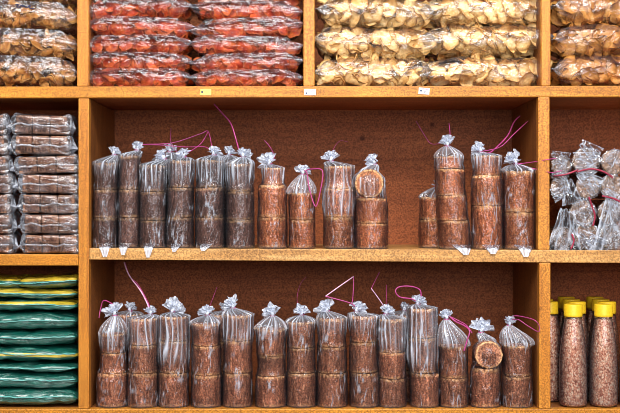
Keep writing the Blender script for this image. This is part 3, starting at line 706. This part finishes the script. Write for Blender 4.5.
for i, (lab, a, b, t) in enumerate(A):
    r, PV = chip_bag(lab, 'tan', -45 if i else -40, 79 if i != 1 else 80, a, b, GA, tilt=t * .8, base_z=TB + .003 if i == 0 else None, count=95, D=.185)
    if i == 2:
        sx = [(14, 4), (17, 3.6), (15.5, 6), (18, 6.6), (20, 4.4), (21.5, 6.6), (22, 4.6), (24, 6.8), (26, 7), (27.5, 5), (29, 5.4), (27.6, 7), (30, 8), (33, 8)]
        P = []
        for a_, b_ in sx:
            q = local(r, (X(a_ + 1.5, .012), .012, Z(b_ + .7, .012)))
            fr = PV
            n4 = sorted(fr, key=lambda p: (p[0] - q.x) ** 2 + (p[2] - q.z) ** 2)[:3]
            P.append(Vector((q.x, min(p[1] for p in n4) - .0032, q.z)))
        v, f = tube(catmull(P, 4), .0014, 5); obj('handwriting', v, f, M['ink'], r)
RB = [(70, 86.5), (54, 71), (37, 55), (19, 38), (1, 20), (-17, 1)]
on = ['bottom', 'second', 'third', 'fourth', 'fifth', 'sixth']
for col, (x0, x1) in enumerate([(84, 193), (191, 303)]):
    for i, (a, b) in enumerate(RB):
        lab = f"{'bottom' if i == 0 else on[i] + ' from the bottom'} red chilli chip bag in the {'left' if col == 0 else 'right'} pile of red bags"
        chip_bag(lab, 'red', x0 + (i % 2) * 1.5, x1 - (i % 3), a + (col * 1.0), b + (col * 1.0 if i else 0), GB, tilt=[.0, .02, -.015, .03, -.03, 0][i] * (1 if col == 0 else -1.5), base_z=TB + .001 if i == 0 else None, count=88, D=.18)
RC = [(57, 86.5), (27.5, 58), (-2, 28), (-30, -2)]
for col, (x0, x1) in enumerate([(313.5, 436), (421, 549)]):
    for i, (a, b) in enumerate(RC[:3 if col else 3]):
        lab = f"{['bottom', 'middle', 'top'][i]} bag of cream chips in the {'left' if col == 0 else 'right'} pile of the cream compartment"
        chip_bag(lab, 'cream', x0 + [2, 0, 5][i] * (1 - col), x1 - [6, 0, 4][i] * (1 - col), a - (2 if col and i else 0), b - (2 if col and i else 0), GC, tilt=[.0, .02, .02][i] * (1 if col == 0 else -.6), base_z=TB + .001 if i == 0 else None, count=88, D=.17, yf=.012 if col == 0 else .03)
RD = [(55, 86.5), (24.5, 55.5), (-6, 25)]
for i, (a, b) in enumerate(RD):
    chip_bag(f"{['bottom', 'middle', 'top'][i]} bag of toasted brown chips in the top right compartment", 'brown', 552.5, 668, a, b, GD, base_z=TB + .001 if i == 0 else None, count=84, D=.18, yf=.012, tilt=[0, -.03, .02][i])

# ------------------------------------------------------------------ wrapped packs of square sugar cakes (left)
cakeV = []
def cake_mesh(seed, w, d, h):
    bm = bmesh.new(); bmesh.ops.create_cube(bm, size=1)
    bmesh.ops.scale(bm, vec=(w, d, h), verts=bm.verts)
    bmesh.ops.bevel(bm, geom=bm.edges[:], offset=.003, segments=2, affect='EDGES', profile=.5)
    bmesh.ops.subdivide_edges(bm, edges=bm.edges[:], cuts=2, use_grid_fill=True)
    for v in bm.verts:
        k = nz(v.co.x * 70 + seed, v.co.y * 70, v.co.z * 70); v.co += v.co.normalized() * k * .0012
    me = bpy.data.meshes.new('sugar_cake'); bm.to_mesh(me); bm.free()
    vals = []
    for v in me.vertices:
        e = sum([abs(abs(v.co.x) - w / 2) < .004, abs(abs(v.co.y) - d / 2) < .004, abs(abs(v.co.z) - h / 2) < .004]); vals.append(.8 if e >= 2 else 0.0)
    a = me.attributes.new('rim', 'FLOAT', 'POINT'); a.data.foreach_set('value', vals)
    me.materials.append(M['sugar_cake']); me.polygons.foreach_set('use_smooth', [True] * len(me.polygons)); return me
ZL = Z(254.4) + .0008
def pack(label, x0, x1, ytop, ybot, group, base=None, yf=.01, tips=(1, 1), tilt=0.0, yaw=0.0):
    SEED[0] += 1; sd = SEED[0] * 1.9; rnd = random.Random(SEED[0])
    D = .10; s = S(yf); xa, xb = (x0 - 310) * s, (x1 - 310) * s
    z0 = base if base is not None else CAMZ - (ybot - 206.5) * s
    H = CAMZ - (ytop - 206.5) * s - z0; W = xb - xa
    root = thing('sugar_cake_pack', label, 'pack of palm sugar', ((xa + xb) / 2, yf + D / 2, z0), group, (0, tilt, yaw))
    cw = W / 3 - .0006; ch = H / 2 - .0022
    for r in range(2):
        for c in range(3):
            o = bpy.data.objects.new('sugar_cake', cake_mesh(sd + r * 3 + c, cw - .0014, D - .008, ch - .0006)); C.objects.link(o); o.parent = root
            o.location = ((c - 1) * (cw + .0006), rnd.uniform(-.001, .001), .0018 + ch / 2 + r * (ch + .0004)); o.rotation_euler = (0, rnd.uniform(-.015, .015), rnd.uniform(-.02, .02))
    V, Fc, G, hs, ds, mid = pillow(W + .022, H, D, sd, n=7, p=16, q=.5, fin=.0, wr=.35, nu=48, na=64, pleats=1.2)
    # seam fold along the front
    V = [Vector(v) for v in V]
    mb = MB(); mb.add(V, Fc, G)
    n = 40; VV = []; GG = []; FF = []
    for i in range(n + 1):
        u = -1 + 2 * i / n
        zc = H * (.46 + .13 * nz(u * 2.2, sd, 1) + .03 * nz(u * 9, sd, 6)); 
        for j, (dz, dy) in enumerate([(-.0028, 0), (0, -.0035), (.0028, -.0005)]):
            VV.append((u * W * .5, -D / 2 - .0008 + dy * (.7 + .5 * nz(u * 9, sd, 2)), zc + dz)); GG.append([.15, .75, .15][j] * (.45 + .9 * abs(nz(u * 7, sd, 4))))
    for i in range(n):
        for j in range(2): FF.append((i * 3 + j, i * 3 + j + 3, i * 3 + j + 4, i * 3 + j + 1))
    mb.add(VV, FF, GG)
    for side in (-1, 1):
        if not tips[(side + 1) // 2]: continue
        nn = 20; VV = []; GG = []; FF = []
        ln = rnd.uniform(.014, .022)
        for i in range(9):
            t = i / 8
            for j in range(nn):
                a = 2 * PI * j / nn; sp = (1 - t) ** 1.3 * .42 + .05
                ry = D * .42 * sp; rz = H * sp
                ry *= 1 + .3 * math.sin(a * 5 + sd); rz *= 1 + .25 * math.sin(a * 7 + sd)
                VV.append((side * (W / 2 + .004 + ln * t), -D * .28 * t + ry * math.cos(a) - D * .1, H * (.5 - .18 * t) + rz * math.sin(a))); GG.append(.25 + .7 * abs(math.sin(a * 3.5 + sd)))
        for i in range(8):
            for j in range(nn): FF.append((i * nn + j, i * nn + (j + 1) % nn, (i + 1) * nn + (j + 1) % nn, (i + 1) * nn + j))
        mb.add(VV, FF, GG)
    obj('plastic_wrap', mb.v, mb.f, M['wrapfilm'], root, True, {'gather': mb.g})
    return root
GP = 'wrapped packs of square palm sugar cakes'
PK = [(234.3, 254.5, 23, 78, 0), (214, 234, 22.5, 77, 0), (194, 213.8, 21, 76, .01), (174, 193.8, 20, 76, .02), (155.3, 173.8, 17, 76, -.035), (134.8, 154.6, 13.5, 68, .01), (114.3, 134.5, 13, 68, .02)]
names = ['bottom pack', 'second pack from the bottom', 'third pack from the bottom', 'middle pack', 'third pack from the top', 'second pack from the top', 'topmost pack']
for i, (a, b, x0, x1, t) in enumerate(PK):
    pack(f'{names[i]} of square sugar cakes, stack beside the left divider', x0 + 1, x1 - 1.5, a, b, GP, base=ZL if i == 0 else None, tilt=t, tips=(1, 1 if x1 < 77 else 0))
for i, (a, b) in enumerate([(234.3, 254.5), (214, 234), (194, 213.8), (174, 193.8), (155.3, 173.8), (135, 154.6), (114, 134.6)]):
    pack(f'{names[i]} of square sugar cakes, stack at the left picture edge', -47, [11, 10, 9, 10, 7, 6, 5][i] - 2, a, b, GP, base=ZL if i == 0 else None, yf=.02, tilt=[0, 0, .01, 0, .02, 0, 0][i])

# ------------------------------------------------------------------ green pouches (bottom left)
PC = [(388, 408.8, 'pouch'), (371, 389.5, 'pouch'), (362, 371, 'pouch'), (346, 362, 'pouch_band'), (330, 346.5, 'pouch'), (311, 330, 'pouch'), (299, 311, 'pouch_band'), (288, 299, 'pouch_band')]
GG_ = 'green printed pouches'
def pouch(label, x0, x1, a, b, mat, base=None, yf=.008, tilt=0.0, D=.2, yaw=0.0, zoff=0.0):
    SEED[0] += 1; sd = SEED[0] * 1.7
    s = S(yf + .02); xa, xb = (x0 - 310) * s, (x1 - 310) * s
    z0 = base if base is not None else CAMZ - (b - 206.5) * s
    H = CAMZ - (a - 206.5) * s - z0
    root = thing('snack_pouch', label, 'pouch', ((xa + xb) / 2, yf + D / 2, z0), GG_, (0, tilt, yaw))
    V, Fc, G, hs, ds, mid = pillow(xb - xa, H, D, sd, n=2.6, p=6, q=.5, fin=.0, wr=.75, nu=60, na=56, pleats=.8)
    obj('pouch_body', V, Fc, M[mat], root)
    Lx = xb - xa
    VV = []; FF = []; n = 48                      # crimped seal standing along the front
    for i in range(n + 1):
        u = -.97 + 1.94 * i / n
        w = .0022 * nz(u * 4, sd, 3) + .0006 * math.sin(i * 1.9)
        zc = mid(u) + H * .12 * nz(u * 1.5, sd, 8) + H * .10
        yy = -ds(u) * .985
        for k, (dy, dz) in enumerate([(0.004, -.0016), (-.0055, -.0022), (-.0055, -.0010), (0.004, .0006)]): VV.append((u * Lx / 2, yy + dy + w, zc + dz + w * .8))
    for i in range(n):
        for j in range(4): q = i * 4; FF.append((q + j, q + 4 + j, q + 4 + (j + 1) % 4, q + (j + 1) % 4))
    FF.append((3, 2, 1, 0)); FF.append((n * 4, n * 4 + 1, n * 4 + 2, n * 4 + 3))
    obj('seal', VV, FF, M['seal'], root)
    return root
nm = ['bottom', 'second from the bottom', 'third from the bottom', 'fourth from the bottom', 'fifth from the bottom', 'sixth from the bottom', 'seventh from the bottom', 'eighth from the bottom']
for i, (a, b, mt) in enumerate(PC):
    pouch(f"green pouch {nm[i]} in its pile{', with yellow band' if 'band' in mt else ''}", -52, 77.5, a, b, mt, base=Z_LOW + .0008 if i == 0 else None, tilt=[0, .012, .02, .03, -.025, .02, .01, .03][i] * .8)
pouch('topmost green pouch with yellow upper side, right of the diagonal gap', 18, 78, 276.5, 289, 'pouch_top', tilt=-.05)
pouch('topmost green pouch with yellow upper side at the left picture edge', -52, 22, 276, 288.5, 'pouch_top', tilt=.03, yf=.02)

# ------------------------------------------------------------------ bagged cylinders lying with round ends out (right)
ZR = lambda x: Z(250.1 + (X0px(x) - 538) * .0042)
def lying_bag(label, px, py, r_px, mat, group, base=None, ln=.20, yf=.012, flap=None, red=None, seed=0, tilt=0.0):
    SEED[0] += 1; sd = SEED[0] * 1.21; rnd = random.Random(SEED[0])
    s = S(yf); r = r_px * s
    x = X(px, yf); zc = Z(py, yf) if base is None else base + r + .003
    root = thing('palm_sugar_roll', label, 'bag of palm sugar', (x, yf, zc - r - .003), group)
    nb = 3
    for i in range(nb):
        v, f, a = sugar_block(sd + i * 5, r, ln / nb - .001, .0, .9)
        o = obj('sugar_block', v, f, M[mat], root, True, {'rim': a}); o.rotation_euler = (-PI / 2, 0, 0); o.location = (0, .003 + i * ln / nb, r + .003)
    n = 72; mb = MB(); V = []; G = []; Fc = []
    rows = [(0, .0)] + [(0, q) for q in (.2, .4, .55, .7, .85, 1.0)] + [(ln * t / 14, 1.0) for t in range(1, 15)] + [(ln + .05 * q, math.cos(q * PI / 2) * .95 + .06) for q in (.25, .5, .75, 1)]
    ph = rnd.uniform(0, 6)
    for k, (yy, q) in enumerate(rows):
        for j in range(n):
            a = 2 * PI * j / n; c, s_ = math.cos(a), math.sin(a)
            ridge = max(0.0, 1 - 4.0 * abs(nz(c * q * 1.6 + sd, s_ * q * 1.6, sd + yy * 14))) ** 1.5 + .6 * max(0.0, 1 - 5.0 * abs(nz(c * q * 3 + sd, s_ * q * 3 + 5, yy * 20))) ** 2; ridge = min(1.0, ridge)
            fr = 1.0 if k < 9 else .5
            rr = (r + .0016) * q * (1 + .012 * nz(c * 3 + sd, s_ * 3, yy * 30))
            if q >= .85: rr += .0022 * ridge * fr * (1 if k > 5 else .3)
            y2 = yy - (.0015 + .003 * ridge * q + .002 * nz(c * 3 * q, s_ * 3 * q, sd)) * (1 if k < 7 else 0)
            V.append((rr * c, y2, r + .003 + max(-r - .0028, rr * s_))); G.append(.0 + .36 * ridge * (.55 + .6 * nz(c * 2, s_ * 2, sd)) if k < 11 else .3 * ridge)
    m = len(rows)
    for k in range(m - 1):
        for j in range(n): Fc.append((k * n + j, k * n + (j + 1) % n, (k + 1) * n + (j + 1) % n, (k + 1) * n + j))
    mb.add(V, Fc, G)
    for (fx, fy, fw, ang) in (flap or []):          # crumpled sheet corner of the bag lying over its face
        Ls = fw * s
        sheet(mb, (X(fx, yf) - x, -.004, Z(fy, yf) - root.location.z), ang, Ls, .42, sd + fx)
    obj('plastic_wrap', mb.v, mb.f, M['film'], root, True, {'gather': mb.g})
    if red:
        V2, F2 = tube(catmull([Vector((X(a, yf) - x, -.009, Z(b, yf) - root.location.z)) for a, b in red]), .0022, 6)
        obj('string', V2, F2, M['string_red'], root); 
    return root
GR = 'palm sugar rolls lying with round ends out'
zr = ZR(X(575)) + .001
lying_bag('bottom roll of grey-brown palm sugar right beside the right divider', 562.6, 238.5, 10.8, 'sugar_grey', GR, base=zr, flap=[(563, 255, 45, .08)], red=[(571, 234), (573, 241), (570, 249)])
lying_bag('palm sugar roll in the middle of the bottom layer on the right', 587, 238, 12.4, 'sugar_grey', GR, base=zr, flap=[(600, 249, 27, -.9), (580, 249, 20, .9)])
lying_bag('palm sugar roll in the bottom layer at the right picture edge', 612.5, 238, 12.2, 'sugar_grey', GR, base=zr, flap=[(615, 256, 60, .0)])
lying_bag('palm sugar roll in the second layer, centred above the gap of the bottom two', 583, 213, 12.6, 'sugar_grey', GR, flap=[(575, 219, 20, .9), (572, 204, 25, -.2)], red=[(588, 197), (591, 206), (594, 216), (592, 226)])
lying_bag('palm sugar roll in the second layer at the right picture edge', 611, 212.5, 12.2, 'sugar_grey', GR, flap=[(619, 205, 22, -.8)])
lying_bag('small palm sugar roll in the third layer beside the right divider', 560, 187.5, 9, 'sugar_grey', GR, flap=[(566, 181, 16, -1.2), (552, 196, 18, 1.2)], red=[(553, 176), (565, 174.5), (577, 170)])
lying_bag('palm sugar roll in the middle of the third layer on the right', 588, 187, 11.5, 'sugar_grey', GR, flap=[(598, 188, 26, -.9), (577, 174, 20, 1.3)], red=[(576, 172), (590, 169), (603, 172), (612, 178)])
lying_bag('palm sugar roll in the third layer at the right picture edge', 613, 186.5, 11.5, 'sugar_grey', GR, red=[(601, 196), (611, 198), (620, 202)])
lying_bag('small topmost palm sugar roll beside the right divider', 561.5, 165.5, 9.5, 'sugar_grey', GR, flap=[(568, 160, 18, -1.2), (558, 168, 14, 2.6)])
lying_bag('large topmost palm sugar roll in the middle of the right compartment', 586.5, 161, 13, 'sugar_grey', GR, flap=[(598, 156, 22, -.9), (575, 163, 26, 1.3)])
lying_bag('topmost palm sugar roll at the right picture edge', 614, 162, 12, 'sugar_grey', GR, flap=[(607, 163, 16, .6)])

# ------------------------------------------------------------------ bottles (bottom right)
def lathe(prof, n=48):
    V = [(r * math.cos(2 * PI * j / n), r * math.sin(2 * PI * j / n), z) for r, z in prof for j in range(n)]
    Fc = [(k * n + j, k * n + (j + 1) % n, (k + 1) * n + (j + 1) % n, (k + 1) * n + j) for k in range(len(prof) - 1) for j in range(n)]
    return V, Fc
b_out = [(0, 0), (.030, 0), (.0345, .003), (.0355, .008), (.0355, .03), (.0352, .09), (.0335, .13), (.030, .165), (.0255, .195), (.0225, .212), (.0215, .222), (.0205, .226), (0, .226)]
b_in = [(0, .002), (.029, .002), (.033, .005), (.0341, .010), (.0341, .03), (.0338, .09), (.0321, .13), (.0286, .165), (.0242, .195), (.0212, .212), (.0203, .2195), (0, .221)]
b_cap = [(0, .2262), (.0225, .2262), (.0233, .2275), (.0233, .232), (.0230, .2325), (.0230, .255), (.0222, .2572), (.0195, .2578), (0, .2578)]
def bottle_proto():
    me = {}
    for k, p, mat in (('bottle_shell', b_out, 'shell'), ('granules', b_in, 'grain'), ('cap', b_cap, 'cap')):
        v, f = lathe(p, 56)
        if k == 'cap':
            v = [Vector((x * (1 + (.012 if i // 56 in (4, 5) and (i % 56) % 2 else 0)), y * (1 + (.012 if i // 56 in (4, 5) and (i % 56) % 2 else 0)), z)) for i, (x, y, z) in enumerate(v)]
        m = bpy.data.meshes.new(k); m.from_pydata([tuple(q) for q in v], [], f); m.materials.append(M[mat]); m.polygons.foreach_set('use_smooth', [True] * len(m.polygons)); me[k] = m
    return me
BM = bottle_proto()
def bottle(label, px, y):
    root = thing('bottle', label, 'bottle', (X(px, .042) if y < .1 else X(px, .042), y, Z_LOW + .0006), 'granule bottles with yellow caps')
    for k in ('bottle_shell', 'granules', 'cap'):
        o = bpy.data.objects.new(k, BM[k]); C.objects.link(o); o.parent = root; o.rotation_euler = (0, 0, random.Random(px + y).uniform(0, 6))
bottle('front-row bottle of pinkish granules, left of the two fully seen', 573.5, .046)
bottle('front-row bottle of pinkish granules, right of the two fully seen', 604, .046)
bottle('front bottle of pinkish granules cut off by the right picture edge', 634, .046)
rowname = {.122: 'second', .198: 'third', .274: 'fourth'}
for y in (.122, .198, .274):
    for px, c in ((556, 'by the right divider'), (586.5, 'middle'), (617.5, 'right')):
        bottle(f'yellow-capped granule bottle in the {rowname[y]} row, {c} column', px - (2 if px > 580 else 0) + (y - .122) * 20, y)

# ------------------------------------------------------------------ light and camera
w = bpy.data.worlds.new('sky'); SC.world = w; w.use_nodes = True
nt = w.node_tree; nt.nodes.clear()
tc = N(nt, 'ShaderNodeTexCoord'); sp = N(nt, 'ShaderNodeSeparateXYZ'); L(nt, tc.outputs['Generated'], sp.inputs[0])
col = ramp(nt, sp.outputs['Z'], [(0.0, (0.45, 0.4, 0.36)), (0.42, (0.8, 0.78, 0.76)), (0.55, (0.80, 0.86, 1.0)), (1.0, (0.75, 0.88, 1.2))])
bg = N(nt, 'ShaderNodeBackground'); bg.inputs['Strength'].default_value = 0.26
L(nt, col, bg.inputs[0]); o = N(nt, 'ShaderNodeOutputWorld'); L(nt, bg.outputs[0], o.inputs[0])
def area(name, loc, target, sx, sy, power, color):
    l = bpy.data.lights.new(name, 'AREA'); l.shape = 'RECTANGLE'; l.size = sx; l.size_y = sy; l.energy = power; l.color = color
    o = bpy.data.objects.new(name, l); C.objects.link(o); o.location = loc
    o.rotation_euler = (Vector(target) - Vector(loc)).to_track_quat('-Z', 'Y').to_euler(); return o
area('daylight_from_shop_front', (-0.3, -2.8, 3.7), (0, 0, 1.4), 3.2, 1.6, 205, (1, 0.96, 0.9))
area('added_highlight_strip', (0.9, -1.5, 3.1), (0.2, 0, 1.4), 1.3, 0.15, 22, (0.9, 0.95, 1.0))  # added narrow lamp, no real fitting, gives the plastic structured highlights

area('added_front_fill', (0.5, -3.6, 2.1), (0, 0, 1.2), 3.0, 1.3, 62, (0.95, 0.97, 1.0))  # added low fill lamp that brightens the fronts of the bags
cam = bpy.data.cameras.new('camera'); co = bpy.data.objects.new('camera', cam); C.objects.link(co)
co.location = (0, -CAMD, CAMZ); co.rotation_euler = (PI / 2, 0, 0)
cam.sensor_width = 36; cam.lens = 36 * F / 620; cam.clip_start = .05
SC.camera = co
SC.view_settings.view_transform = 'Standard'; SC.view_settings.look = 'None'; SC.view_settings.gamma = 1; SC.view_settings.use_curve_mapping = False
SC.view_settings.exposure = 0.0
try: SC.cycles.filter_width = 0.9
except Exception: pass
try:
    SC.cycles.transparent_max_bounces = 32; SC.cycles.max_bounces = 8
except Exception: pass
